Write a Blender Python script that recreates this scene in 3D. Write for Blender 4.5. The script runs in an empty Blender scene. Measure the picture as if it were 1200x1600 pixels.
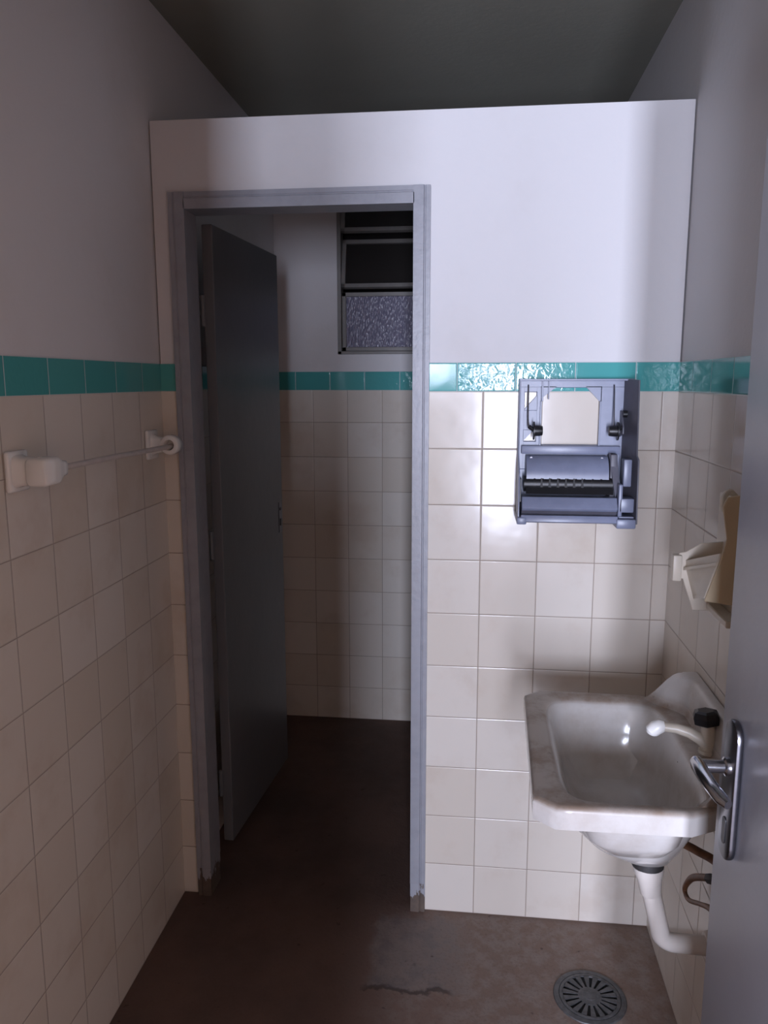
import bpy, bmesh, math, random
from mathutils import Vector, Matrix
random.seed(4)
scene = bpy.context.scene
COL = scene.collection
PI = math.pi

# ------------------------------------------------------------------ helpers
class MB:
    """collects shapes, then links them as ONE mesh object"""
    def __init__(self):
        self.bm = bmesh.new()
    def _merge(self, tmp, M=None):
        if M is not None:
            bmesh.ops.transform(tmp, matrix=M, verts=tmp.verts)
        me = bpy.data.meshes.new('tmp')
        tmp.to_mesh(me); tmp.free()
        self.bm.from_mesh(me)
        bpy.data.meshes.remove(me)
        return self
    def box(self, lo, hi, bev=0.0, seg=2, M=None):
        t = bmesh.new()
        bmesh.ops.create_cube(t, size=1.0)
        for v in t.verts:
            v.co = Vector([(lo[i] + hi[i]) / 2 + v.co[i] * (hi[i] - lo[i]) for i in range(3)])
        if bev > 0:
            bmesh.ops.bevel(t, geom=t.edges[:], offset=bev, segments=seg, profile=0.5, affect='EDGES')
        return self._merge(t, M)
    def prism(self, pts, vec, bev=0.0, seg=2, M=None):
        """closed polygon (3-D points) extruded along vec"""
        t = bmesh.new()
        a = [t.verts.new(p) for p in pts]
        b = [t.verts.new(Vector(p) + Vector(vec)) for p in pts]
        n = len(pts)
        t.faces.new(a); t.faces.new(b[::-1])
        for i in range(n):
            t.faces.new((a[i], b[i], b[(i + 1) % n], a[(i + 1) % n]))
        bmesh.ops.recalc_face_normals(t, faces=t.faces[:])
        if bev > 0:
            bmesh.ops.bevel(t, geom=t.edges[:], offset=bev, segments=seg, profile=0.5, affect='EDGES')
        return self._merge(t, M)
    def tube(self, pts, rad, n=16, caps=True, M=None):
        """swept round tube, rad a number or one per point"""
        t = bmesh.new()
        pts = [Vector(p) for p in pts]
        if not hasattr(rad, '__len__'):
            rad = [rad] * len(pts)
        rings = []
        d0 = (pts[1] - pts[0]).normalized()
        up = Vector((0, 0, 1)) if abs(d0.z) < 0.9 else Vector((1, 0, 0))
        u = d0.cross(up).normalized()
        for i, p in enumerate(pts):
            d = (pts[min(i + 1, len(pts) - 1)] - pts[max(i - 1, 0)])
            d = d.normalized() if d.length > 1e-9 else d0
            u = (u - d * u.dot(d)).normalized()
            w = d.cross(u)
            rings.append([t.verts.new(p + rad[i] * (math.cos(2 * PI * k / n) * u + math.sin(2 * PI * k / n) * w)) for k in range(n)])
        for a, b in zip(rings, rings[1:]):
            for k in range(n):
                t.faces.new((a[k], a[(k + 1) % n], b[(k + 1) % n], b[k]))
        if caps:
            t.faces.new(rings[0][::-1]); t.faces.new(rings[-1])
        bmesh.ops.recalc_face_normals(t, faces=t.faces[:])
        return self._merge(t, M)
    def loft(self, rings, cap0=False, cap1=False, M=None, closed=True):
        t = bmesh.new()
        R = [[t.verts.new(p) for p in r] for r in rings]
        n = len(R[0])
        for a, b in zip(R, R[1:]):
            for k in range(n if closed else n - 1):
                t.faces.new((a[k], a[(k + 1) % n], b[(k + 1) % n], b[k]))
        if cap0: t.faces.new(R[0][::-1])
        if cap1: t.faces.new(R[-1])
        bmesh.ops.recalc_face_normals(t, faces=t.faces[:])
        return self._merge(t, M)
    def build(self, name, mat, parent=None, angle=35, loc=None):
        me = bpy.data.meshes.new(name)
        bmesh.ops.remove_doubles(self.bm, verts=self.bm.verts[:], dist=1e-6)
        self.bm.to_mesh(me); self.bm.free()
        me.shade_smooth()
        me.set_sharp_from_angle(angle=math.radians(angle))
        me.materials.append(mat)
        o = bpy.data.objects.new(name, me)
        COL.objects.link(o)
        if parent is not None:
            o.parent = parent
            if parent.parent is None:
                o.matrix_parent_inverse = Matrix.Translation(-Vector(parent.location))
        return o

def tag(o, label, cat, group=None, kind=None):
    o['label'] = label; o['category'] = cat
    if group: o['group'] = group
    if kind: o['kind'] = kind
    return o

def thing(name, label, cat, loc, kind=None):
    o = bpy.data.objects.new(name, None)
    o.empty_display_size = 0.05
    o.location = loc
    COL.objects.link(o)
    return tag(o, label, cat, kind=kind)

def struct(o, label=None, cat=None):
    o['kind'] = 'structure'
    if label: o['label'] = label
    if cat: o['category'] = cat
    return o

# ------------------------------------------------------------------ materials
def srgb(r, g, b):
    f = lambda c: ((c / 255) / 12.92 if c / 255 <= 0.04045 else (((c / 255) + 0.055) / 1.055) ** 2.4)
    return (f(r), f(g), f(b), 1.0)

class NT:
    def __init__(self, name):
        self.m = bpy.data.materials.new(name)
        self.m.use_nodes = True
        self.t = self.m.node_tree
        self.b = self.t.nodes['Principled BSDF']
    def n(self, typ, **kw):
        x = self.t.nodes.new(typ)
        for k, v in kw.items():
            setattr(x, k, v)
        return x
    def l(self, a, b):
        self.t.links.new(a, b)
    def put(self, sock, v):
        if hasattr(v, 'is_linked') or isinstance(v, bpy.types.NodeSocket):
            self.l(v, sock)
        else:
            sock.default_value = v
    def math(self, op, a, b=0.0, c=0.0, clamp=False):
        x = self.n('ShaderNodeMath', operation=op, use_clamp=clamp)
        for s, v in zip(x.inputs, (a, b, c)):
            self.put(s, v)
        return x.outputs[0]
    def mix(self, f, a, b):
        x = self.n('ShaderNodeMix', data_type='RGBA')
        self.put(x.inputs[0], f); self.put(x.inputs[6], a); self.put(x.inputs[7], b)
        return x.outputs[2]
    def ramp(self, v, lo, hi):
        x = self.n('ShaderNodeMapRange', interpolation_type='SMOOTHSTEP')
        self.put(x.inputs[0], v); x.inputs[1].default_value = lo; x.inputs[2].default_value = hi
        return x.outputs[0]
    def coord(self):
        tc = self.n('ShaderNodeTexCoord')
        return tc.outputs['Object']
    def noise(self, vec, scale, detail=4, rough=0.55, dist=0.0):
        x = self.n('ShaderNodeTexNoise')
        self.l(vec, x.inputs['Vector'])
        x.inputs['Scale'].default_value = scale; x.inputs['Detail'].default_value = detail
        x.inputs['Roughness'].default_value = rough; x.inputs['Distortion'].default_value = dist
        return x.outputs['Fac']
    def bump(self, h, dist=0.001, strength=1.0):
        x = self.n('ShaderNodeBump')
        x.inputs['Distance'].default_value = dist; x.inputs['Strength'].default_value = strength
        self.l(h, x.inputs['Height'])
        self.l(x.outputs[0], self.b.inputs['Normal'])
    def set(self, **kw):
        for k, v in kw.items():
            self.put(self.b.inputs[k.replace('_', ' ')], v)

def plain(name, col, rough=0.5, metal=0.0, spec=0.5, grain=0.0, grain_scale=60, wear=None, wear_scale=8, bump=0.0, bump_scale=200):
    m = NT(name)
    m.set(Roughness=rough, Metallic=metal)
    m.b.inputs['Specular IOR Level'].default_value = spec
    c = m.coord()
    base = col
    if grain > 0:
        f = m.noise(c, grain_scale, 5)
        d = tuple(x * (1 - grain) for x in col[:3]) + (1,)
        base = m.mix(m.ramp(f, 0.35, 0.65), col, d)
    if wear is not None:
        f = m.noise(c, wear_scale, 6, 0.65)
        base = m.mix(m.ramp(f, 0.56, 0.72), base, wear)
    m.put(m.b.inputs['Base Color'], base)
    if bump > 0:
        m.bump(m.noise(c, bump_scale, 3), bump)
    return m.m

CREAM = srgb(218, 211, 202)
PAINT = srgb(212, 210, 211)
TEAL = srgb(90, 166, 163)
GROUT = srgb(152, 138, 126)

def tiled(name, axis, off, band_off, band_lo=1.499, band_hi=1.573, cream=CREAM, grout=GROUT):
    """cream 15 cm tiles below a teal border course, white paint above"""
    m = NT(name)
    c = m.coord()
    sp = m.n('ShaderNodeSeparateXYZ'); m.l(c, sp.inputs[0])
    u = sp.outputs[axis]; z = sp.outputs['Z']
    T = 0.15
    isband = m.math('GREATER_THAN', z, band_lo)
    ispaint = m.math('GREATER_THAN', z, band_hi)
    off_s = m.math('ADD', off, m.math('MULTIPLY', isband, band_off - off))
    uu = m.math('DIVIDE', m.math('SUBTRACT', u, off_s), T)
    zz = m.math('DIVIDE', z, T)
    zz = m.math('ADD', zz, m.math('MULTIPLY', isband, (9.5 - band_lo / T) + 40))
    fu = m.math('FRACT', uu); fz = m.math('FRACT', m.math('DIVIDE', z, T))
    du = m.math('MULTIPLY', m.math('MINIMUM', fu, m.math('SUBTRACT', 1.0, fu)), T)
    dz0 = m.math('MULTIPLY', m.math('MINIMUM', fz, m.math('SUBTRACT', 1.0, fz)), T)
    dband = m.math('MINIMUM', m.math('ABSOLUTE', m.math('SUBTRACT', z, band_lo)), m.math('ABSOLUTE', m.math('SUBTRACT', z, band_hi)))
    # rows apply below the band only
    dz = m.math('ADD', m.math('MULTIPLY', dz0, m.math('SUBTRACT', 1.0, isband)), m.math('MULTIPLY', dband, isband))
    d = m.math('MINIMUM', du, dz)
    tile = m.ramp(d, 0.0006, 0.0014)            # 1 inside a tile, 0 in the joint
    # one random colour per tile
    cid = m.n('ShaderNodeCombineXYZ')
    m.l(m.math('FLOOR', uu), cid.inputs[0]); m.l(m.math('FLOOR', zz), cid.inputs[1])
    wn = m.n('ShaderNodeTexWhiteNoise', noise_dimensions='3D'); m.l(cid.outputs[0], wn.inputs['Vector'])
    sep = m.n('ShaderNodeSeparateColor'); m.l(wn.outputs['Color'], sep.inputs[0])
    r1, r2, r3 = sep.outputs[0], sep.outputs[1], sep.outputs[2]
    cr2 = tuple(x * k for x, k in zip(cream[:3], (0.90, 0.87, 0.83))) + (1,)
    colt = m.mix(r1, cream, cr2)
    dirt = m.noise(c, 5.0, 6, 0.6)
    colt = m.mix(m.math('MULTIPLY', m.ramp(dirt, 0.50, 0.72), 0.22), colt, srgb(170, 142, 116))
    t2 = tuple(x * k for x, k in zip(TEAL[:3], (0.75, 0.9, 0.92))) + (1,)
    colb = m.mix(r1, TEAL, t2)
    colt = m.mix(isband, colt, colb)
    gro = m.mix(isband, grout, srgb(200, 205, 205))
    colt = m.mix(tile, gro, colt)
    stain = m.noise(c, 2.2, 5, 0.6)
    colp = m.mix(m.math('MULTIPLY', m.ramp(stain, 0.5, 0.75), 0.25), PAINT, srgb(184, 176, 168))
    col = m.mix(ispaint, colt, colp)
    m.put(m.b.inputs['Base Color'], col)
    rt = m.math('ADD', m.math('MULTIPLY', tile, m.math('SUBTRACT', -0.46, m.math('MULTIPLY', isband, 0.06))), 0.62)
    rough = m.math('ADD', m.math('MULTIPLY', rt, m.math('SUBTRACT', 1.0, ispaint)), m.math('MULTIPLY', ispaint, 0.6))
    m.put(m.b.inputs['Roughness'], rough)
    m.b.inputs['Specular IOR Level'].default_value = 0.27
    # relief: joints sunk, every tile set a little out of true, border course wavy
    edge = m.ramp(d, 0.0, 0.0035)
    tilt = m.math('ADD', m.math('MULTIPLY', m.math('SUBTRACT', r2, 0.5), m.math('MULTIPLY', m.math('SUBTRACT', fu, 0.5), 0.9)),
                  m.math('MULTIPLY', m.math('SUBTRACT', r3, 0.5), m.math('MULTIPLY', m.math('SUBTRACT', fz, 0.5), 0.9)))
    wav = m.noise(c, 9.0, 2, 0.5)
    wavb = m.math('MULTIPLY', m.noise(c, 55.0, 2, 0.5, 0.6), m.math('MULTIPLY', isband, m.math('GREATER_THAN', r2, 0.45)))
    h = m.math('ADD', m.math('MULTIPLY', edge, 0.7), m.math('ADD', tilt, m.math('ADD', m.math('MULTIPLY', wav, 0.7), m.math('MULTIPLY', wavb, 0.9))))
    hp = m.math('MULTIPLY', m.noise(c, 45.0, 5, 0.6), 0.8)
    hh = m.math('ADD', m.math('MULTIPLY', h, m.math('SUBTRACT', 1.0, ispaint)), m.math('MULTIPLY', hp, ispaint))
    m.bump(hh, 0.001)
    return m.m

M_front = tiled('tiles_partition', 'X', 0.0, -0.068)
M_back = tiled('tiles_stall_back', 'X', -0.565, -0.489, 1.487, 1.566)
M_side = tiled('tiles_side', 'Y', 0.005, 0.03, grout=srgb(158, 146, 136))

# floor: old red-brown burnished cement worn to grey, with one grey mended patch by the partition
def floor_mat():
    m = NT('burnished_cement')
    c = m.coord()
    sp = m.n('ShaderNodeSeparateXYZ'); m.l(c, sp.inputs[0])
    n1 = m.noise(c, 3.2, 6, 0.6); n2 = m.noise(c, 22, 6, 0.65); n3 = m.noise(c, 120, 3, 0.6)
    red = srgb(106, 83, 74); dark = srgb(90, 72, 65); grey = srgb(150, 138, 130); warm = srgb(138, 118, 107)
    base = m.mix(m.ramp(n1, 0.38, 0.66), red, dark)
    wx = m.math('ADD', sp.outputs['X'], m.math('MULTIPLY', m.math('SUBTRACT', n1, 0.5), 0.5))
    worn = m.ramp(wx, -0.38, 0.02)                                   # worn paler along the basin side
    yl = m.ramp(m.math('ADD', sp.outputs['Y'], m.math('MULTIPLY', m.math('SUBTRACT', n2, 0.5), 0.05)), 0.03, -0.03)
    worn = m.math('MULTIPLY', worn, yl)
    base = m.mix(m.math('MULTIPLY', worn, 0.75), base, m.mix(m.ramp(n2, 0.4, 0.62), warm, grey))
    # mended patch
    ex = m.math('MULTIPLY', m.math('SUBTRACT', m.noise(c, 14, 5, 0.6), 0.5), 0.10)
    px = m.math('ADD', sp.outputs['X'], ex); py = m.math('ADD', sp.outputs['Y'], ex)
    inx = m.math('MULTIPLY', m.ramp(px, -0.285, -0.255), m.ramp(px, 0.02, -0.10))
    iny = m.math('MULTIPLY', m.ramp(py, -0.318, -0.308), m.ramp(py, -0.02, -0.06))
    patch = m.math('MULTIPLY', inx, iny)
    base = m.mix(m.math('MULTIPLY', patch, 0.55), base, m.mix(m.ramp(n2, 0.4, 0.65), srgb(132, 124, 120), srgb(108, 103, 104)))
    # dark ragged line along the patch's near edge
    ln = m.math('MULTIPLY', m.math('MULTIPLY', m.ramp(py, -0.326, -0.318), m.ramp(py, -0.300, -0.312)), m.math('MULTIPLY', m.ramp(px, -0.29, -0.26), m.ramp(px, -0.03, -0.08)))
    base = m.mix(m.math('MULTIPLY', ln, 0.7), base, srgb(52, 44, 42))
    sp2 = m.ramp(m.noise(c, 30, 2, 0.5), 0.70, 0.76)
    base = m.mix(m.math('MULTIPLY', sp2, 0.6), base, srgb(58, 44, 40))
    base = m.mix(m.math('MULTIPLY', m.ramp(n3, 0.5, 0.7), 0.25), base, dark)
    m.put(m.b.inputs['Base Color'], base)
    m.put(m.b.inputs['Roughness'], m.math('ADD', 0.5, m.math('MULTIPLY', n2, 0.3)))
    m.b.inputs['Specular IOR Level'].default_value = 0.3
    m.bump(m.math('ADD', m.math('MULTIPLY', n2, 1.0), m.math('MULTIPLY', n3, 0.4)), 0.0015)
    return m.m
M_floor = floor_mat()
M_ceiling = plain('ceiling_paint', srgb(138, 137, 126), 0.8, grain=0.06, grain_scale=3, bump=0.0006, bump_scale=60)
M_paint = plain('white_wall_paint', PAINT, 0.65, grain=0.05, grain_scale=3, bump=0.0006, bump_scale=50)
M_corridor = plain('corridor_paint', srgb(212, 176, 140), 0.75, grain=0.06, grain_scale=3)
M_frame = plain('grey_frame_enamel', srgb(150, 151, 158), 0.38, grain=0.08, grain_scale=30, wear=srgb(138, 140, 147), wear_scale=30, bump=0.0005, bump_scale=90)
M_rust = plain('bare_rusty_steel', srgb(96, 80, 70), 0.8, grain=0.4, grain_scale=60)
def chipped_mat():
    m = NT('chipped_enamel_over_rust')
    c = m.coord()
    sp = m.n('ShaderNodeSeparateXYZ'); m.l(c, sp.inputs[0])
    mp = m.n('ShaderNodeMapping'); m.l(c, mp.inputs[0]); mp.inputs['Scale'].default_value = (1.0, 1.0, 0.35)
    e = m.math('SUBTRACT', sp.outputs['Z'], m.math('MULTIPLY', m.math('SUBTRACT', m.noise(mp.outputs[0], 70, 3), 0.42), 0.16))
    f = m.ramp(e, 0.052, 0.046)
    n = m.noise(c, 60, 5, 0.6)
    m.put(m.b.inputs['Base Color'], m.mix(f, srgb(150, 151, 158), m.mix(n, srgb(112, 96, 84), srgb(70, 62, 58))))
    m.put(m.b.inputs['Roughness'], m.math('ADD', 0.38, m.math('MULTIPLY', f, 0.4)))
    return m.m
M_chip = chipped_mat()
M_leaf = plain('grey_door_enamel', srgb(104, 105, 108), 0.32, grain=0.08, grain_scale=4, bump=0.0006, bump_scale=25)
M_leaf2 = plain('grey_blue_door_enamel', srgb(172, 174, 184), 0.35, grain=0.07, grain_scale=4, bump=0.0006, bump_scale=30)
M_plastic = plain('grey_blue_plastic', srgb(124, 130, 152), 0.34, grain=0.10, grain_scale=30)
M_plastic_d = plain('dark_grey_plastic', srgb(90, 89, 99), 0.45, grain=0.12, grain_scale=30)
M_black = plain('black_plastic', srgb(26, 25, 28), 0.4, grain=0.1)
M_steel = plain('thin_spring_steel', srgb(170, 172, 180), 0.3, metal=1.0, grain=0.1)
M_ceramic = plain('white_glazed_ceramic', srgb(228, 226, 222), 0.12, grain=0.04, grain_scale=8)
M_rod = plain('pale_rod', srgb(196, 186, 180), 0.4, grain=0.1, grain_scale=40)
def sink_mat():
    m = NT('worn_white_vitreous_china')
    c = m.coord()
    sp = m.n('ShaderNodeSeparateXYZ'); m.l(c, sp.inputs[0])
    n1 = m.noise(c, 9, 6, 0.65); n2 = m.noise(c, 40, 4, 0.6)
    base = m.mix(m.ramp(n1, 0.4, 0.7), srgb(208, 204, 200), srgb(194, 187, 180))
    # grime settled on the flat rim
    zr = m.math('MULTIPLY', m.ramp(sp.outputs['Z'], 0.790, 0.7985), m.ramp(sp.outputs['Z'], 0.83, 0.802))
    grime = m.math('MULTIPLY', zr, m.math('ADD', 0.55, m.math('MULTIPLY', m.ramp(n1, 0.4, 0.65), 0.35)))
    base = m.mix(grime, base, srgb(140, 119, 101))
    base = m.mix(m.math('MULTIPLY', m.ramp(n2, 0.66, 0.74), m.math('MULTIPLY', zr, 0.5)), base, srgb(84, 70, 60))
    m.put(m.b.inputs['Base Color'], base)
    m.put(m.b.inputs['Roughness'], m.math('ADD', 0.13, m.math('MULTIPLY', grime, 0.45)))
    return m.m
M_sink = sink_mat()
M_pvc = plain('white_pvc', srgb(216, 208, 200), 0.35, grain=0.05, grain_scale=15)
M_spout = plain('ivory_plastic', srgb(206, 196, 180), 0.35, grain=0.05, grain_scale=15)
M_white = plain('white_plastic_tip', srgb(240, 238, 234), 0.3, grain=0.02)
M_metal_dark = plain('dull_dark_metal', srgb(82, 80, 80), 0.5, metal=0.6, grain=0.2)
M_hose = plain('brown_corroded_hose', srgb(122, 82, 54), 0.55, grain=0.3, grain_scale=80)
M_chrome = plain('chrome', srgb(205, 206, 212), 0.16, metal=1.0, grain=0.06)
M_chrome_d = plain('dull_chrome', srgb(120, 120, 126), 0.3, metal=1.0, grain=0.12)
M_soap = plain('yellowed_plastic', srgb(208, 190, 158), 0.45, grain=0.08, grain_scale=12)
M_soap2 = plain('pale_aged_plastic', srgb(214, 204, 188), 0.4, grain=0.08, grain_scale=12)
M_drain = plain('tarnished_metal', srgb(104, 104, 106), 0.5, metal=0.5, grain=0.3, grain_scale=70, bump=0.0006, bump_scale=150)
M_well = plain('black_well', srgb(14, 13, 13), 0.8, grain=0.2)
M_winframe = plain('grey_window_iron', srgb(120, 116, 112), 0.45, grain=0.1, grain_scale=30)
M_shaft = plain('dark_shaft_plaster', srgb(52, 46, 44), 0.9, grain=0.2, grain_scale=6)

def glass_mat(name, col, streak):
    m = NT(name)
    c = m.coord()
    m.set(Roughness=0.22 if streak else 0.08)
    m.b.inputs['Base Color'].default_value = col
    m.b.inputs['Transmission Weight'].default_value = 0.45 if streak else 0.8
    m.b.inputs['IOR'].default_value = 1.5
    if streak:
        mp = m.n('ShaderNodeMapping'); m.l(c, mp.inputs[0]); mp.inputs['Scale'].default_value = (1.0, 1.0, 0.33)
        v = m.n('ShaderNodeTexVoronoi'); m.l(mp.outputs[0], v.inputs['Vector']); v.inputs['Scale'].default_value = 150
        h = m.math('ADD', v.outputs['Distance'], m.noise(mp.outputs[0], 130, 3))
        m.bump(h, 0.003)
    return m.m
M_frost = glass_mat('streaked_frosted_glass', srgb(150, 146, 168), True)
M_glass = glass_mat('dusty_dark_glass', srgb(84, 78, 76), False)

# ------------------------------------------------------------------ room
XL, XR = -0.868, 0.489
YB = 1.28            # rear wall of the stall
YE = -1.72           # inner face of the entry wall
ZC = 2.492
PT = 0.095           # partition thickness
ZP = 2.188           # partition top
ZB = 1.573           # tile top

struct(MB().box((-1.7, -5.1, -0.1), (1.7, 1.42, 0.0)).build('floor', M_floor))
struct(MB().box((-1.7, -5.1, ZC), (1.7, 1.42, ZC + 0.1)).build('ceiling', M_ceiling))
struct(MB().box((XL - 0.1, YE - 0.14, 0), (XL, YB, ZB)).box((XL - 0.1, YE - 0.14, ZB), (XL - 0.004, YB, ZC)).build('wall_left', M_side))
struct(MB().box((XR, YE - 0.14, 0), (XR + 0.1, YB, ZB)).box((XR + 0.004, YE - 0.14, ZB), (XR + 0.1, YB, ZC)).build('wall_right', M_side))

# rear wall of the stall, with the window opening
WX0, WX1, WZ0, WZ1 = -0.598, -0.02, 1.642, 2.36
b = MB()
b.box((XL - 0.1, YB, 0), (XR + 0.1, YB + 0.12, 1.566))
b.box((XL - 0.1, YB + 0.004, 1.566), (XR + 0.1, YB + 0.12, WZ0))
b.box((XL - 0.1, YB + 0.004, WZ0), (WX0, YB + 0.12, WZ1))
b.box((WX1, YB + 0.004, WZ0), (XR + 0.1, YB + 0.12, WZ1))
b.box((XL - 0.1, YB + 0.004, WZ1), (XR + 0.1, YB + 0.12, ZC))
struct(b.build('wall_back', M_back))

# partition with the stall doorway
DX0, DX1, DZ = -0.779, -0.183, 1.966           # clear opening inside the metal frame
FX0, FX1, FZ = -0.823, -0.145, 2.012           # outside of the metal frame
b = MB()
g = 0.02
for (x0, x1, z0, z1) in ((XL, FX0 + g, 0, ZB), (FX1 - g, XR, 0, ZB)):
    b.box((x0, 0.0, z0), (x1, PT, z1))
for (x0, x1, z0, z1) in ((XL, FX0 + g, ZB, FZ - g), (FX1 - g, XR, ZB, FZ - g), (XL, XR, FZ - g, ZP)):
    b.box((x0, 0.004, z0), (x1, PT - 0.004, z1))
struct(b.build('wall_front', M_front))

# pressed steel door frame of the stall: two jambs and a head, each a stepped section, rusted feet
def jamb_section(s):
    # (distance from clear opening outwards, y) polygon, s = side sign
    return [(0.0, -0.014), (0.026, -0.014), (0.028, -0.010), (0.030, -0.010), (0.032, -0.012), (0.043, -0.012), (0.043, 0.004),
            (0.018, 0.004), (0.018, PT - 0.004), (0.040, PT - 0.004), (0.040, PT + 0.008), (0.012, PT + 0.008), (0.012, PT - 0.02), (0.0, PT - 0.02)]
frame = thing('trim_1', 'grey painted metal frame around the toilet stall doorway', 'door frame', (-0.48, 0, 0), 'structure')
for s, x in ((-1, DX0), (1, DX1)):
    b = MB()
    b.prism([(x + s * d, y, 0.09) for d, y in jamb_section(s)], (0, 0, DZ + 0.043 - 0.09))
    j = b.build('jamb', M_frame, frame)
    f = MB()
    f.prism([(x + s * d * 0.96 + s * 0.0012, y * 0.96, 0.0) for d, y in jamb_section(s)], (0, 0, 0.05))
    f.build('jamb_foot', M_chip, j)['label'] = 'chipped and rusted foot of the jamb'
    g2 = MB()
    g2.prism([(x + s * d * 0.985 + s * 0.0005, y * 0.985, 0.05) for d, y in jamb_section(s)], (0, 0, 0.042))
    g2.build('jamb_base', M_chip, j)
b = MB()
b.prism([(DX0 - 0.002, y, DZ + d) for d, y in jamb_section(1)], (DX1 - DX0 + 0.004, 0, 0))
b.build('head', M_frame, frame)

# stall door leaf, open into the stall
door = thing('door_1', 'dark grey stall door standing open inside the stall', 'door', (-0.76, 0.115, 0), 'structure')
ang = math.atan2(-0.037, 0.55)       # leaf direction from +y
Md = Matrix.Translation((-0.748, 0.112, 0)) @ Matrix.Rotation(-math.atan2(0.040, 0.55), 4, 'Z')
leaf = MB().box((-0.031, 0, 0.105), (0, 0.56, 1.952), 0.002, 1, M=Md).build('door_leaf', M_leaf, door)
for z in (0.30, 1.05, 1.72):
    MB().box((-0.034, -0.010, z - 0.04), (-0.030, 0.02, z + 0.04), 0.001, 1, M=Md).tube([(-0.032, -0.006, z - 0.042), (-0.032, -0.006, z + 0.042)], 0.006, 10, M=Md).build('hinge', M_leaf, door)
MB().box((-0.0005, 0.515, 0.99), (0.0022, 0.540, 1.10), 0.0008, 1, M=Md).build('lock_plate', M_chrome_d, door)
b = MB().tube([(0.002, 0.528, 1.075), (0.004, 0.528, 1.075)], 0.006, 12, M=Md).box((0.002, 0.524, 1.015), (0.0042, 0.532, 1.04), 0.0005, 1, M=Md)
b.build('keyhole', M_black, door)

# rear window: iron hopper window, lowest pane frosted and shut, upper ones tilted open
win = thing('window_1', 'dark iron hopper window high on the stall rear wall', 'window', (-0.31, YB, WZ0), 'structure')
b = MB()
fd0, fd1 = YB - 0.012, YB + 0.05
b.box((WX0 - 0.004, fd0, WZ0 - 0.004), (WX0 + 0.012, fd1, WZ1), 0.001, 1)
b.box((WX1 - 0.012, fd0, WZ0 - 0.004), (WX1 + 0.004, fd1, WZ1), 0.001, 1)
b.box((WX0 - 0.004, fd0, WZ0 - 0.004), (WX1 + 0.004, fd1, WZ0 + 0.008), 0.001, 1)
b.box((WX0 - 0.004, fd0, WZ1 - 0.012), (WX1 + 0.004, fd1, WZ1 + 0.004), 0.001, 1)
b.build('window_frame', M_winframe, win)
SX0, SX1 = WX0 + 0.013, WX1 - 0.013
def sash(z0, z1, tilt, glass, name):
    M = Matrix.Translation((0, YB + 0.018, (z0 + z1) / 2)) @ Matrix.Rotation(math.radians(tilt), 4, 'X')
    h = (z1 - z0) / 2
    s = MB()
    r = 0.017
    s.box((SX0, -0.012, -h), (SX0 + r, 0.012, h), 0.0015, 1, M=M)
    s.box((SX1 - r, -0.012, -h), (SX1, 0.012, h), 0.0015, 1, M=M)
    s.box((SX0, -0.012, -h), (SX1, 0.012, -h + r), 0.0015, 1, M=M)
    s.box((SX0, -0.012, h - r), (SX1, 0.012, h), 0.0015, 1, M=M)
    so = s.build('sash', M_winframe, win)
    MB().box((SX0 + r * 0.6, -0.002, -h + r * 0.6), (SX1 - r * 0.6, 0.002, h - r * 0.6), M=M).build('pane', glass, so)['label'] = name
sash(WZ0 + 0.009, 1.893, 0, M_frost, 'frosted streaked glass pane')
sash(1.905, 2.110, -14, M_glass, 'dark glass pane tilted open')
sash(2.128, 2.345, -14, M_glass, 'dark glass pane tilted open')
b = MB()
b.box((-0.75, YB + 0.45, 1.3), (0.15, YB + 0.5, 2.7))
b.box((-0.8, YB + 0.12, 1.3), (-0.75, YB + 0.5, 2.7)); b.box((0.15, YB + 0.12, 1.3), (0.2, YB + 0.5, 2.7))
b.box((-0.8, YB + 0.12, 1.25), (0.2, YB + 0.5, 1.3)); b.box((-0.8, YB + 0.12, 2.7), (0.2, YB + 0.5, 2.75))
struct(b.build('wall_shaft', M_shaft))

# entry wall behind the camera's doorway, and the corridor that lets the daylight in
EX0, EX1, EZ = -0.335, 0.380, 2.12
b = MB()
b.box((-1.7, YE - 0.14, 0), (EX0, YE, ZC)); b.box((EX0, YE - 0.14, EZ), (EX1, YE, ZC)); b.box((EX1, YE - 0.14, 0), (1.7, YE, ZC))
struct(b.build('wall_entry', M_paint))
KY = -5.0
GX0, GX1, GZ0, GZ1 = -0.72, 0.45, 0.25, 1.95
b = MB()
b.box((-1.7, KY - 0.1, 0), (-1.6, YE - 0.14, ZC)); b.box((1.6, KY - 0.1, 0), (1.7, YE - 0.14, ZC))
struct(b.build('wall_corridor_sides', M_corridor))
b = MB()
b.box((-1.7, KY - 0.1, 0), (GX0, KY, ZC)); b.box((GX1, KY - 0.1, 0), (1.7, KY, ZC))
b.box((GX0, KY - 0.1, 0), (GX1, KY, GZ0)); b.box((GX0, KY - 0.1, GZ1), (GX1, KY, ZC))
struct(b.build('wall_corridor_end', M_corridor))

# unseen half-height block added behind the camera to shade the lower left
struct(MB().box((-1.6, -2.40, 0), (-0.04, -2.28, 1.52), 0.004, 1).build('added_light_blocker', M_corridor))

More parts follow.
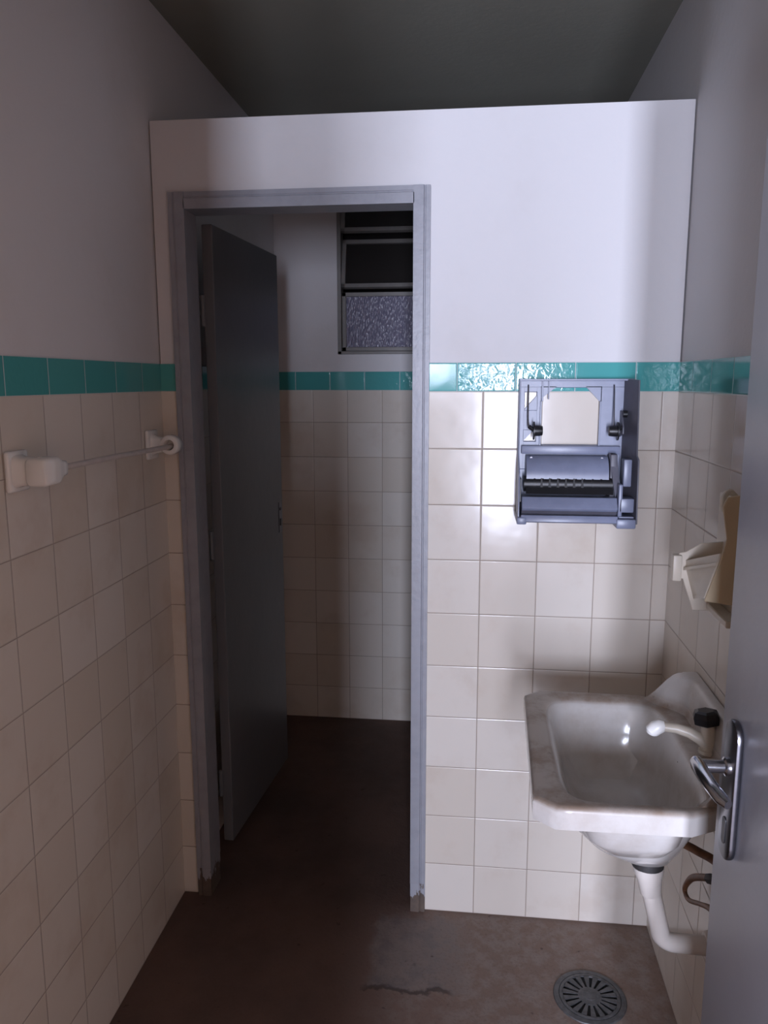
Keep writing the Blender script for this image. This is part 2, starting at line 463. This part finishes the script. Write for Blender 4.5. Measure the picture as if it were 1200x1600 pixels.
# entry door leaf, swung into the room along the right wall
HX, HY = 0.372, YE + 0.01
tip = Vector((0.345, -0.95, 0))
hv = Vector((HX, HY, 0))
L = (tip - hv).length
th = math.atan2(-(tip.x - hv.x), tip.y - hv.y)
Me = Matrix.Translation(hv) @ Matrix.Rotation(th, 4, 'Z')      # +y along the leaf, -x faces the room
edoor = thing('door_2', 'grey painted entry door swung open along the right side, with chrome lever', 'door', (HX, HY, 0), 'structure')
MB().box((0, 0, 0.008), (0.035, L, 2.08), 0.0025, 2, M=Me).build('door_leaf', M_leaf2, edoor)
MB().box((0.006, L - 0.0005, 0.86), (0.029, L + 0.0015, 1.06), 0.0006, 1, M=Me).build('latch_plate', M_chrome_d, edoor)
hy, hz = L - 0.062, 1.000
def stadium(yc, z0, z1, w, n=10):
    r = w / 2
    pts = [(yc + r * math.cos(a), z1 - r + r * math.sin(a)) for a in [PI * k / n for k in range(n + 1)]]
    pts += [(yc + r * math.cos(a), z0 + r + r * math.sin(a)) for a in [PI + PI * k / n for k in range(n + 1)]]
    return pts
han = MB().prism([(-0.0005, y, z) for y, z in stadium(hy, 0.862, 1.068, 0.048)], (-0.010, 0, 0), 0.0035, 2, M=Me).build('door_handle', M_chrome_d, edoor)
MB().prism([(-0.0102, y, z) for y, z in stadium(hy, 0.885, 0.925, 0.012)], (-0.0012, 0, 0), M=Me).build('keyhole', M_black, han)
b = MB().tube([(-0.006, hy, hz), (-0.016, hy, hz), (-0.018, hy, hz), (-0.050, hy, hz)], [0.013, 0.013, 0.0095, 0.0095], 18, M=Me)
lev = [(-0.050, hy + 0.012, hz), (-0.051, hy, hz), (-0.053, hy - 0.03, hz + 0.001), (-0.052, hy - 0.06, hz), (-0.048, hy - 0.088, hz - 0.002), (-0.044, hy - 0.098, hz - 0.003)]
b.tube(lev, [0.0085, 0.0105, 0.010, 0.009, 0.0085, 0.006], 18, M=Me)
b.build('lever', M_chrome, han)
for z in (0.25, 1.05, 1.85):
    MB().tube([(-0.004, -0.002, z - 0.045), (-0.004, -0.002, z + 0.045)], 0.006, 10, M=Me).box((-0.003, 0, z - 0.045), (-0.0002, 0.03, z + 0.045), M=Me).build('hinge', M_frame, edoor)

# ------------------------------------------------------------------ towel bar on the left wall
tb = thing('towel_rail', 'white ceramic towel rail with a thin pale rod on the left wall', 'towel rail', (XL, -0.41, 1.362))
RX, RZ = XL + 0.058, 1.362
def bracket(yc, near):
    m = MB()
    m.box((XL + 0.0003, yc - 0.033, RZ - 0.038), (XL + 0.011, yc + 0.033, RZ + 0.038), 0.004, 2)
    rings = []
    for t, hw, hh in ((0.010, 0.026, 0.031), (0.022, 0.022, 0.027), (0.040, 0.021, 0.026), (0.054, 0.020, 0.025)):
        rings.append([(XL + t, yc + hw * math.copysign(abs(math.cos(a)) ** 0.5, math.cos(a)), RZ + hh * math.copysign(abs(math.sin(a)) ** 0.5, math.sin(a))) for a in [2 * PI * k / 24 for k in range(24)]])
    m.loft(rings, True, True)
    return m
m = bracket(-0.713, True)
rings = []
for y, hx, hz in ((-0.741, 0.018, 0.022), (-0.737, 0.021, 0.026), (-0.690, 0.021, 0.026), (-0.686, 0.0205, 0.0255), (-0.664, 0.014, 0.017), (-0.660, 0.0135, 0.0160), (-0.646, 0.012, 0.0140), (-0.643, 0.010, 0.0115)):
    rings.append([(RX + hx * math.copysign(abs(math.cos(a)) ** 0.4, math.cos(a)), y, RZ + hz * math.copysign(abs(math.sin(a)) ** 0.4, math.sin(a))) for a in [2 * PI * k / 32 for k in range(32)]])
m.loft(rings, True, True)
m.build('bracket', M_ceramic, tb, 50)
m = MB()
yc = -0.095
m.box((XL + 0.0003, yc - 0.033, RZ - 0.038), (XL + 0.011, yc + 0.033, RZ + 0.038), 0.004, 2)
rings = []
for t, hw, hh in ((0.010, 0.022, 0.028), (0.022, 0.016, 0.022), (0.036, 0.015, 0.020)):
    rings.append([(XL + t, yc + hw * math.copysign(abs(math.cos(a)) ** 0.5, math.cos(a)), RZ + hh * math.copysign(abs(math.sin(a)) ** 0.5, math.sin(a))) for a in [2 * PI * k / 24 for k in range(24)]])
m.loft(rings, True, True)
def circ(y, r, n=28):
    return [(RX + r * math.cos(2 * PI * k / n), y, RZ + r * math.sin(2 * PI * k / n)) for k in range(n)]
# eye with a blind hole for the rod
m.loft([circ(yc + 0.014, 0.0255), circ(yc + 0.016, 0.0235)][::-1] + [circ(yc - 0.012, 0.0255), circ(yc - 0.015, 0.0225), circ(yc - 0.016, 0.0145), circ(yc - 0.014, 0.0130), circ(yc + 0.010, 0.0125)], True, True)
m.build('bracket', M_ceramic, tb, 50)
MB().tube([(RX, -0.652, RZ), (RX + 0.001, -0.40, RZ - 0.0005), (RX, yc + 0.009, RZ - 0.004)], 0.0062, 14).build('rod', M_rod, tb)

# ------------------------------------------------------------------ open paper towel dispenser on the partition
pd = thing('paper_towel_dispenser', 'grey blue paper towel dispenser without its cover, above the basin on the partition', 'dispenser', (0.23, 0, 1.17))
# pierced back plate
outer = [(0.094, 1.168), (0.389, 1.168), (0.389, 1.531), (0.094, 1.531)]
m = MB()
y0, y1 = -0.0125, -0.0005
def plate(x0, z0, x1, z1, ya=y0, yb=y1, bev=0.0012):
    m.box((x0, ya, z0), (x1, yb, z1), bev, 1)
plate(0.094, 1.509, 0.354, 1.531)                      # top rail
plate(0.295, 1.17, 0.354, 1.512)                       # right column
plate(0.094, 1.17, 0.148, 1.30); plate(0.094, 1.30, 0.106, 1.512)
plate(0.136, 1.30, 0.148, 1.512); plate(0.104, 1.30, 0.138, 1.372); plate(0.104, 1.400, 0.138, 1.452); plate(0.104, 1.498, 0.138, 1.512)
plate(0.146, 1.17, 0.297, 1.364)                       # plate behind the drum
m.prism([(0.146, y0, 1.480), (0.146, y0, 1.512), (0.186, y0, 1.512)], (0, y1 - y0, 0))
m.prism([(0.298, y0, 1.470), (0.298, y0, 1.512), (0.258, y0, 1.512)], (0, y1 - y0, 0))
m.prism([(0.104, y0, 1.452), (0.138, y0, 1.452), (0.138, y0, 1.49)], (0, y1 - y0, 0))
m.prism([(0.104, y0, 1.372), (0.104, y0, 1.402), (0.138, y0, 1.402), (0.125, y0, 1.395)], (0, y1 - y0, 0))
# ribs standing off the plate
m.box((0.148, -0.020, 1.475), (0.152, y0, 1.53), 0.0006, 1); m.box((0.164, -0.02, 1.48), (0.167, y0, 1.53), 0.0006, 1)
m.box((0.293, -0.020, 1.36), (0.297, y0, 1.475), 0.0006, 1); m.box((0.145, -0.020, 1.36), (0.149, y0, 1.475), 0.0006, 1)
m.box((0.100, -0.030, 1.341), (0.348, y0, 1.362), 0.002, 2)          # cross bar under the window
back = m.build('back_plate', M_plastic, pd)
# housing walls
m = MB()
m.box((0.091, -0.012, 1.170), (0.095, -0.0005, 1.531), 0.001, 1)
m.prism([(0.0905, -0.0005, 1.531), (0.0905, -0.030, 1.529), (0.0905, -0.040, 1.34), (0.0905, -0.105, 1.30), (0.0905, -0.110, 1.176), (0.0905, -0.0005, 1.170)], (0.0035, 0, 0), 0.0008, 1)
m.box((0.091, -0.030, 1.526), (0.374, -0.0005, 1.5312), 0.001, 1)
m.build('left_side_panel', M_plastic, pd)
m = MB()
m.prism([(0.350 + 0.26 * -y, y, z) for y, z in ((-0.0005, 1.531), (-0.088, 1.528), (-0.095, 1.345), (-0.105, 1.335), (-0.110, 1.176), (-0.0005, 1.170))], (0.004, 0, 0), 0.0008, 1)
m.prism([(0.354, -0.0005, 1.531), (0.354, -0.004, 1.531), (0.386, -0.004, 1.529), (0.386, -0.0005, 1.529)], (0, 0, -0.355), 0.0008, 1)
m.build('right_side_panel', M_plastic_d, pd)
# spring wires and spindle hubs
for x, s in ((0.114, 1), (0.327, -1)):
    MB().tube([(x, -0.020, 1.516), (x, -0.026, 1.50), (x, -0.036, 1.44), (x + s * 0.001, -0.045, 1.41), (x + s * 0.006, -0.052, 1.404)], 0.0016, 8).build('spring_wire', M_steel, pd)
for x, s in ((0.128, 1), (0.334, -1)):
    hub = MB()
    hub.tube([(x - s * 0.0016, -0.055, 1.402), (x + s * 0.0016, -0.055, 1.402)], 0.023, 28)
    hub.tube([(x, -0.055, 1.402), (x + s * 0.012, -0.055, 1.402), (x + s * 0.021, -0.055, 1.402), (x + s * 0.022, -0.055, 1.402)], [0.0135, 0.0135, 0.012, 0.010], 20)
    hub.tube([(x - s * 0.012, -0.050, 1.412), (x, -0.055, 1.404)], 0.005, 10)
    hub.build('spindle_hub', M_black, pd)
MB().prism([(0.345, -0.0125, 1.452), (0.345, -0.030, 1.45), (0.345, -0.060, 1.412), (0.345, -0.060, 1.395), (0.345, -0.0125, 1.385)], (0.004, 0, 0), 0.0008, 1).build('holder_arm', M_plastic_d, pd)
MB().tube([(0.3475, -0.040, 1.444), (0.358, -0.040, 1.444)], 0.0085, 16).build('release_button', M_black, pd)
# drum cover: a smooth curved shell
m = MB()
prof = [(-0.030 - 0.045 * math.sin(a), 1.338 - 0.056 * (1 - math.cos(a)) / 1.0) for a in [PI / 2 * k / 10 for k in range(11)]]
prof_in = [(-0.0125, 1.284), (-0.0125, 1.338)]
m.prism([(0.112, y, z) for y, z in prof + prof_in], (0.203, 0, 0))
cover = m.build('drum_cover', M_plastic, pd)
for x in (0.124, 0.300):
    MB().tube([(x, -0.043, 1.3335), (x, -0.0495, 1.3325)], 0.0032, 10).build('screw', M_steel, cover)
# feed roller with gripping ridges
m = MB()
m.tube([(0.106, -0.060, 1.268), (0.325, -0.060, 1.268)], 0.020, 28)
for k in range(9):
    x = 0.130 + k * 0.0205
    m.tube([(x, -0.060, 1.268), (x + 0.0045, -0.060, 1.268)], 0.0215, 28)
m.build('feed_roller', M_black, pd)
m = MB()
m.prism([(0.110, -0.082, 1.262), (0.110, -0.088, 1.262), (0.110, -0.098, 1.247), (0.110, -0.092, 1.246)], (0.214, 0, 0))
for k in range(6):
    x = 0.146 + k * 0.020
    m.prism([(x, -0.082, 1.260), (x + 0.007, -0.082, 1.260), (x + 0.005, -0.076, 1.284), (x + 0.002, -0.076, 1.284)], (0, -0.003, 0))
m.build('cutting_blade', M_black, pd)
# lower chute: sloping tray and lip
m = MB()
m.prism([(0.100, -0.070, 1.240), (0.100, -0.103, 1.240), (0.100, -0.120, 1.214), (0.100, -0.112, 1.206), (0.100, -0.060, 1.230)], (0.232, 0, 0), 0.0015, 2)
m.build('tray', M_plastic, pd)
m = MB()
m.prism([(0.100, -0.100, 1.211), (0.100, -0.108, 1.209), (0.100, -0.096, 1.192), (0.100, -0.088, 1.192)], (0.232, 0, 0))
m.build('chute_wall', M_plastic_d, pd)
m = MB()
m.prism([(0.098, -0.086, 1.194), (0.098, -0.116, 1.196), (0.098, -0.120, 1.180), (0.098, -0.112, 1.176), (0.098, -0.086, 1.176)], (0.236, 0, 0), 0.002, 2)
m.box((0.088, -0.120, 1.172), (0.112, -0.004, 1.190), 0.003, 2)
m.build('lower_lip', M_plastic, pd)
m = MB()
m.box((0.330, -0.122, 1.166), (0.377, -0.004, 1.190), 0.004, 2)
m.box((0.336, -0.116, 1.192), (0.372, -0.070, 1.196), 0.001, 1)
m.box((0.336, -0.112, 1.205), (0.372, -0.060, 1.240), 0.003, 2)
m.box((0.334, -0.112, 1.192), (0.344, -0.080, 1.275), 0.003, 2)
m.box((0.346, -0.098, 1.268), (0.365, -0.060, 1.335), 0.002, 2)
m.build('corner_bracket', M_plastic, pd)
m = MB()
m.box((0.318, -0.070, 1.20), (0.335, -0.0125, 1.345), 0.003, 2)
m.prism([(0.316, -0.058, 1.345), (0.335, -0.058, 1.345), (0.340, -0.078, 1.28), (0.331, -0.085, 1.235), (0.322, -0.080, 1.29)], (0, 0.02, 0))
m.build('gear_housing', M_plastic_d, pd)
MB().box((0.0945, -0.100, 1.226), (0.0985, -0.030, 1.285), 0.001, 1).build('drive_slot', M_black, pd)

# ------------------------------------------------------------------ wash basin on the right wall
wb = thing('wash_basin', 'worn white wall hung wash basin under the dispensers', 'wash basin', (XR, -0.53, 0.80))
RIM = 0.80
OCT = [(XR - 0.002, -0.335), (0.372, -0.268), (0.142, -0.266), (0.106, -0.300), (0.094, -0.764), (0.131, -0.796), (0.360, -0.794), (XR - 0.002, -0.725)]
NB = 96
CX, CY = 0.290, -0.530
def ray_poly(poly, a):
    d = Vector((math.cos(a), math.sin(a)))
    best = None
    for i in range(len(poly)):
        p = Vector(poly[i]) - Vector((CX, CY)); q = Vector(poly[(i + 1) % len(poly)]) - Vector((CX, CY))
        e = q - p
        den = d.x * e.y - d.y * e.x
        if abs(den) < 1e-12: continue
        t = (p.x * e.y - p.y * e.x) / den
        s = (p.x * d.y - p.y * d.x) / den
        if t > 0 and -1e-6 <= s <= 1 + 1e-6:
            best = t if best is None else min(best, t)
    return best
ANG = [2 * PI * k / NB for k in range(NB)]
for cxy in OCT:                                   # keep the corners of the rim sharp
    a_ = math.atan2(cxy[1] - CY, cxy[0] - CX) % (2 * PI)
    i_ = min(range(NB), key=lambda i: abs(ANG[i] - a_))
    ANG[i_] = a_
R_OCT = [ray_poly(OCT, a) for a in ANG]
def oct_ring(off, z):
    return [(CX + (r - off) * math.cos(a), CY + (r - off) * math.sin(a), z) for a, r in zip(ANG, R_OCT)]
def rr_ring(x0, x1, ya, yb, z, p=5.0):
    # rounded rectangle by angle
    out = []
    cx, cy = (x0 + x1) / 2, (ya + yb) / 2; hx, hy_ = (x1 - x0) / 2, (yb - ya) / 2
    for a in ANG:
        c, s = math.cos(a), math.sin(a)
        r = (abs(c / hx) ** p + abs(s / hy_) ** p) ** (-1 / p)
        out.append((cx + r * c, cy + r * s, z))
    return out
BX0, BX1, BYa, BYb = 0.150, 0.404, -0.762, -0.322
rings = [
    rr_ring(0.318, 0.388, -0.565, -0.495, 0.556, 2.2),
    rr_ring(0.290, 0.396, -0.590, -0.470, 0.566, 2.4),
    rr_ring(0.220, 0.408, -0.640, -0.415, 0.612, 2.8),
    rr_ring(0.165, 0.424, -0.695, -0.360, 0.680, 3.2),
    rr_ring(0.135, 0.445, -0.740, -0.320, 0.752, 4.0),
    oct_ring(0.010, 0.754), oct_ring(0.001, 0.758), oct_ring(0.0, 0.764), oct_ring(0.0, 0.790), oct_ring(0.0015, 0.7965), oct_ring(0.006, 0.7995),
    oct_ring(0.012, RIM + 0.0005),
    rr_ring(BX0 - 0.012, BX1 + 0.010, BYa - 0.010, BYb + 0.012, RIM - 0.0005, 7.0),
    rr_ring(BX0 - 0.003, BX1 + 0.003, BYa - 0.002, BYb + 0.004, RIM - 0.004, 6.5),
    rr_ring(BX0 + 0.008, BX1 - 0.006, BYa + 0.008, BYb - 0.006, RIM - 0.018, 6.0),
    rr_ring(BX0 + 0.024, BX1 - 0.014, BYa + 0.024, BYb - 0.018, RIM - 0.070, 5.0),
    rr_ring(BX0 + 0.040, BX1 - 0.020, BYa + 0.045, BYb - 0.032, RIM - 0.120, 4.4),
    rr_ring(BX0 + 0.066, BX1 - 0.030, BYa + 0.075, BYb - 0.062, RIM - 0.154, 3.6),
    rr_ring(BX0 + 0.110, BX1 - 0.034, BYa + 0.135, BYb - 0.125, RIM - 0.170, 3.0),
    rr_ring(0.325, 0.381, -0.558, -0.502, RIM - 0.180, 2.2),
    rr_ring(0.334, 0.372, -0.549, -0.511, RIM - 0.200, 2.2),
]
MB().loft(rings, False, False).build('basin', M_sink, wb, 45)
# upstand at the back: swept ledge rising to the wall
NS = 40
prof_t = [0, .08, .2, .35, .5, .65, .8, .92, 1.0]
grid = []
ye0, ye1 = -0.742, -0.318
for i in range(NS + 1):
    y = ye0 + (ye1 - ye0) * i / NS
    e = min(i, NS - i) / NS * 2                      # 0 at the ends, 1 in the middle
    k = max(0.0, 1 - e / 0.32); k = k * k * (3 - 2 * k)
    xs = 0.448 - 0.075 * k; xe = 0.470 - 0.016 * k
    row = []
    endl = 0.05 * k
    sgn = -1 if i < NS / 2 else 1
    for t in prof_t:
        sm = t * t * (3 - 2 * t)
        row.append((xs + (xe - xs) * t, y + sgn * endl * (1 - t) * 0.6, RIM - 0.001 + 0.076 * sm))
    row += [(xe + 0.004, y, RIM + 0.0775), (XR - 0.0022, y, RIM + 0.078), (XR - 0.0022, y, RIM - 0.03), (xs, y + sgn * endl * 0.6, RIM - 0.03)]
    grid.append(row)
MB().loft(grid, True, True).build('upstand', M_sink, wb, 50)
MB().tube([(0.3985, -0.545, 0.772), (0.3955, -0.545, 0.7715)], 0.001, 6).prism([(0.3965 - 0.004 * math.sin(0), -0.545 + 0.016 * math.cos(2 * PI * k / 16), 0.758 + 0.006 * math.sin(2 * PI * k / 16)) for k in range(16)], (0.004, 0, 0)).build('overflow_slot', M_well, wb)
MB().tube([(0.353, -0.53, RIM - 0.196), (0.353, -0.53, RIM - 0.190)], 0.022, 24).build('waste_outlet', M_metal_dark, wb)
# plastic pillar tap
tap = MB().tube([(0.452, -0.555, 0.797), (0.452, -0.555, 0.806), (0.452, -0.555, 0.807), (0.451, -0.554, 0.830), (0.447, -0.550, 0.858)], [0.021, 0.020, 0.015, 0.0145, 0.013], 20).build('tap', M_spout, wb)
sp = [(0.449, -0.554, 0.812), (0.435, -0.551, 0.826), (0.415, -0.546, 0.836), (0.392, -0.541, 0.841), (0.368, -0.536, 0.841)]
MB().tube(sp, [0.0125, 0.012, 0.011, 0.0100, 0.0095], 18).build('spout', M_spout, tap)
MB().tube([(0.370, -0.5365, 0.845), (0.3635, -0.535, 0.843), (0.352, -0.533, 0.836), (0.346, -0.532, 0.829), (0.344, -0.5315, 0.824)], [0.009, 0.0135, 0.0148, 0.0142, 0.010], 20).build('spout_tip', M_white, tap)
kn = MB()
kc = Vector((0.4445, -0.548, 0.868))
ax = Vector((-0.10, 0.06, 1)).normalized()
ux = ax.cross(Vector((0, 1, 0))).normalized(); uy = ax.cross(ux)
def hexr(r, h, n=6):
    return [tuple(kc + ax * h + r * (math.cos(2 * PI * k / n + 0.3) * ux + math.sin(2 * PI * k / n + 0.3) * uy)) for k in range(n)]
kn.loft([hexr(0.018, -0.013), hexr(0.0255, -0.009), hexr(0.0275, 0.004), hexr(0.0235, 0.014), hexr(0.016, 0.017)], True, True)
kn.build('tap_knob', M_black, tap, 20)
# waste pipe
dp = thing('drain_pipe', 'white plastic waste pipe from the basin bending into the right wall', 'pipe', (0.353, -0.53, 0.34))
pts = [(0.3535, -0.53, 0.535), (0.356, -0.53, 0.522), (0.359, -0.53, 0.500), (0.363, -0.53, 0.470), (0.3635, -0.53, 0.468)]
MB().tube(pts, [0.0315, 0.0310, 0.0250, 0.0215, 0.0195], 24).build('funnel', M_pvc, dp)
MB().tube([(0.353, -0.53, 0.559), (0.353, -0.53, 0.552), (0.3532, -0.53, 0.551), (0.3535, -0.53, 0.533)], [0.026, 0.0305, 0.0325, 0.0325], 24).build('locknut', M_metal_dark, dp)
path = [(0.3633, -0.53, 0.475), (0.372, -0.53, 0.44), (0.380, -0.53, 0.408)]
for k in range(9):
    a = PI / 2 * k / 8
    path.append((0.386 + 0.034 * (1 - math.cos(a)), -0.53, 0.385 - 0.028 * math.sin(a)))
path += [(0.44, -0.53, 0.3565), (XR - 0.001, -0.53, 0.3555)]
MB().tube(path, 0.0195, 24).build('pipe', M_pvc, dp)
MB().tube([(XR - 0.010, -0.53, 0.3555), (XR - 0.0005, -0.53, 0.3555)], [0.026, 0.030], 24).build('wall_collar', M_pvc, dp)

# supply hose
def smooth(pts, n=8):
    P = [Vector(p) for p in pts]
    out = []
    for i in range(len(P) - 1):
        p0 = P[max(i - 1, 0)]; p1 = P[i]; p2 = P[i + 1]; p3 = P[min(i + 2, len(P) - 1)]
        for k in range(n):
            t = k / n
            out.append(0.5 * ((2 * p1) + (-p0 + p2) * t + (2 * p0 - 5 * p1 + 4 * p2 - p3) * t * t + (-p0 + 3 * p1 - 3 * p2 + p3) * t ** 3))
    out.append(P[-1])
    return out
hs = thing('supply_hose', 'brown water supply hose looping below the basin to the right wall', 'hose', (0.46, -0.58, 0.50))
hp = smooth([(0.425, -0.505, 0.640), (0.418, -0.500, 0.600), (0.420, -0.515, 0.582), (0.440, -0.560, 0.590), (0.462, -0.625, 0.605), (0.470, -0.700, 0.600), (0.466, -0.735, 0.560), (0.462, -0.690, 0.522),
             (0.460, -0.610, 0.497), (0.460, -0.545, 0.461), (0.460, -0.463, 0.413), (0.460, -0.432, 0.418), (0.461, -0.470, 0.468), (0.463, -0.530, 0.512), (0.466, -0.575, 0.540)])
n = len(hp)
rr = [0.0085 if i < n * 0.5 else 0.0085 - 0.0035 * min(1, (i - n * 0.5) / (n * 0.12)) if i < n * 0.74 else 0.0045 + 0.003 * min(1, (i - n * 0.74) / (n * 0.12)) for i in range(n)]
MB().tube(hp, rr, 14).build('hose', M_hose, hs)
MB().tube([(0.464, -0.570, 0.537), (0.472, -0.600, 0.553), (XR - 0.0005, -0.612, 0.558)], [0.0105, 0.0105, 0.0105], 6).build('wall_fitting', M_metal_dark, hs)

# ------------------------------------------------------------------ broken soap dispenser on the right wall
sd = thing('soap_dispenser', 'yellowed broken soap dispenser on the right wall above the basin', 'dispenser', (XR, -0.53, 1.06))
m = MB()
m.box((XR - 0.006, -0.66, 1.060), (XR - 0.0004, -0.405, 1.300), 0.002, 1)
m.build('back_plate', M_soap2, sd)
m = MB()
m.prism([(0.430, -0.600, 1.300), (0.438, -0.600, 1.318), (XR - 0.004, -0.600, 1.325), (XR - 0.004, -0.600, 1.112), (0.409, -0.600, 1.122), (0.434, -0.600, 1.205), (0.441, -0.600, 1.240)], (0, -0.005, 0), 0.0012, 1)
m.build('near_cheek', M_soap, sd)
m = MB()
m.prism([(0.399, -0.450, 1.180), (0.412, -0.450, 1.182), (0.440, -0.450, 1.200), (XR - 0.004, -0.450, 1.205), (XR - 0.004, -0.450, 1.06), (0.432, -0.450, 1.060), (0.409, -0.450, 1.126), (0.390, -0.450, 1.124)], (0, 0.005, 0), 0.0012, 1)
m.build('far_cheek', M_soap2, sd)
m = MB()
# sloping tray front between the cheeks
m.loft([[(0.412, -0.449, 1.164), (0.416, -0.449, 1.164), (0.418, -0.449, 1.145), (0.436, -0.449, 1.086), (0.432, -0.449, 1.084), (0.414, -0.449, 1.146)],
        [(0.432, -0.599, 1.212), (0.436, -0.599, 1.212), (0.430, -0.599, 1.185), (0.413, -0.599, 1.128), (0.409, -0.599, 1.126), (0.426, -0.599, 1.186)]], True, True)
m.loft([[(0.408, -0.452, 1.150), (0.414, -0.452, 1.152), (0.414, -0.452, 1.146), (0.408, -0.452, 1.144)],
        [(0.424, -0.598, 1.194), (0.430, -0.598, 1.196), (0.430, -0.598, 1.190), (0.424, -0.598, 1.188)]], True, True)
m.build('tray_front', M_soap2, sd)
m = MB()
m.box((0.386, -0.458, 1.122), (0.404, -0.436, 1.176), 0.003, 2)
m.build('latch_tab', M_soap2, sd)
m = MB()
m.tube(smooth([(XR - 0.006, -0.520, 1.300), (0.462, -0.540, 1.318), (0.444, -0.560, 1.312), (0.440, -0.575, 1.292), (0.452, -0.585, 1.285)], 6), 0.006, 10)
m.build('hook', M_soap2, sd)
m = MB()
m.box((0.455, -0.590, 1.066), (XR - 0.0065, -0.460, 1.080), 0.002, 1)
m.build('ledge', M_soap2, sd)

# ------------------------------------------------------------------ floor drain
fdn = thing('floor_drain', 'round tarnished metal floor drain below the basin', 'drain', (0.292, -0.285, 0))
DC = Vector((0.292, -0.285))
def dr(r, z, n=64):
    return [(DC.x + r * math.cos(2 * PI * k / n), DC.y + r * math.sin(2 * PI * k / n), z) for k in range(n)]
MB().loft([dr(0.090, 0.0003), dr(0.0885, 0.0030), dr(0.082, 0.0042), dr(0.0765, 0.0040), dr(0.0755, 0.0010)]).build('drain_ring', M_drain, fdn)
MB().loft([dr(0.0755, 0.0004), dr(0.0755, 0.0010)], True, True).build('well', M_well, fdn)
# slotted grate: rim, hub and sixteen spokes
m = MB()
m.loft([dr(0.0750, 0.0014), dr(0.0750, 0.0042), dr(0.0740, 0.0048), dr(0.0665, 0.0048), dr(0.0660, 0.0014), dr(0.0750, 0.0014)])
m.loft([dr(0.0290, 0.0014), dr(0.0290, 0.0046), dr(0.0270, 0.0052), dr(0.016, 0.0052), dr(0.0150, 0.0060), dr(0.005, 0.0060)], True, True)
NSP = 18
for k in range(NSP):
    a = 2 * PI * (k + 0.5) / NSP
    c, s = math.cos(a), math.sin(a)
    def q(r, w): return (DC.x + r * c - w * s, DC.y + r * s + w * c, 0.0014)
    m.prism([q(0.0275, -0.0026), q(0.0675, -0.0068), q(0.0675, 0.0068), q(0.0275, 0.0026)], (0, 0, 0.0034))
m.build('grate', M_drain, fdn)

# ------------------------------------------------------------------ light
def area(name, loc, rot, sx, sy, power, col):
    d = bpy.data.lights.new(name, 'AREA')
    d.shape = 'RECTANGLE'; d.size = sx; d.size_y = sy; d.energy = power; d.color = col
    o = bpy.data.objects.new(name, d); COL.objects.link(o)
    o.location = loc; o.rotation_euler = rot
    return o
# daylight through the glazed opening at the end of the corridor: a bright open leaf and a dimmer side light
zc, hh_ = (GZ0 + GZ1) / 2, GZ1 - GZ0
area('daylight', (0.25, KY + 0.01, zc), (math.radians(90), 0, 0), 0.30, hh_, 200.0, (0.74, 0.79, 1.0))
area('daylight_side', (-0.45, KY + 0.01, zc), (math.radians(90), 0, 0), 0.5, hh_, 175.0, (0.74, 0.79, 1.0))

w = bpy.data.worlds.new('world'); scene.world = w
w.use_nodes = True
bg = w.node_tree.nodes['Background']
bg.inputs[0].default_value = (0.75, 0.82, 1.0, 1); bg.inputs[1].default_value = 0.02

# ------------------------------------------------------------------ camera
cam = bpy.data.cameras.new('camera')
co = bpy.data.objects.new('camera', cam); COL.objects.link(co)
right = Vector((0.9934165495905058, 0.1145534469662888, -0.0010328542180605485))
down = Vector((0.017891776801365854, -0.16405163639177975, -0.9862894833263048))
fwd = Vector((-0.11315230144625524, 0.9797778158262825, -0.16502117528394603))
Mc = Matrix.Identity(4)
for i in range(3):
    Mc[i][0] = right[i]; Mc[i][1] = -down[i]; Mc[i][2] = -fwd[i]
Mc[0][3], Mc[1][3], Mc[2][3] = -0.02024, -2.07073, 1.52638
co.matrix_world = Mc
cam.sensor_fit = 'VERTICAL'; cam.sensor_height = 24.0
cam.lens = 24.0 * 1224.19 / 1600
cam.clip_start = 0.01
scene.camera = co

vs = scene.view_settings
vs.view_transform = 'Standard'; vs.look = 'None'; vs.gamma = 1.0; vs.exposure = -0.04
vs.use_curve_mapping = False
scene.cycles.use_denoising = True
scene.cycles.max_bounces = 10
scene.cycles.diffuse_bounces = 7
scene.cycles.sample_clamp_indirect = 4.0
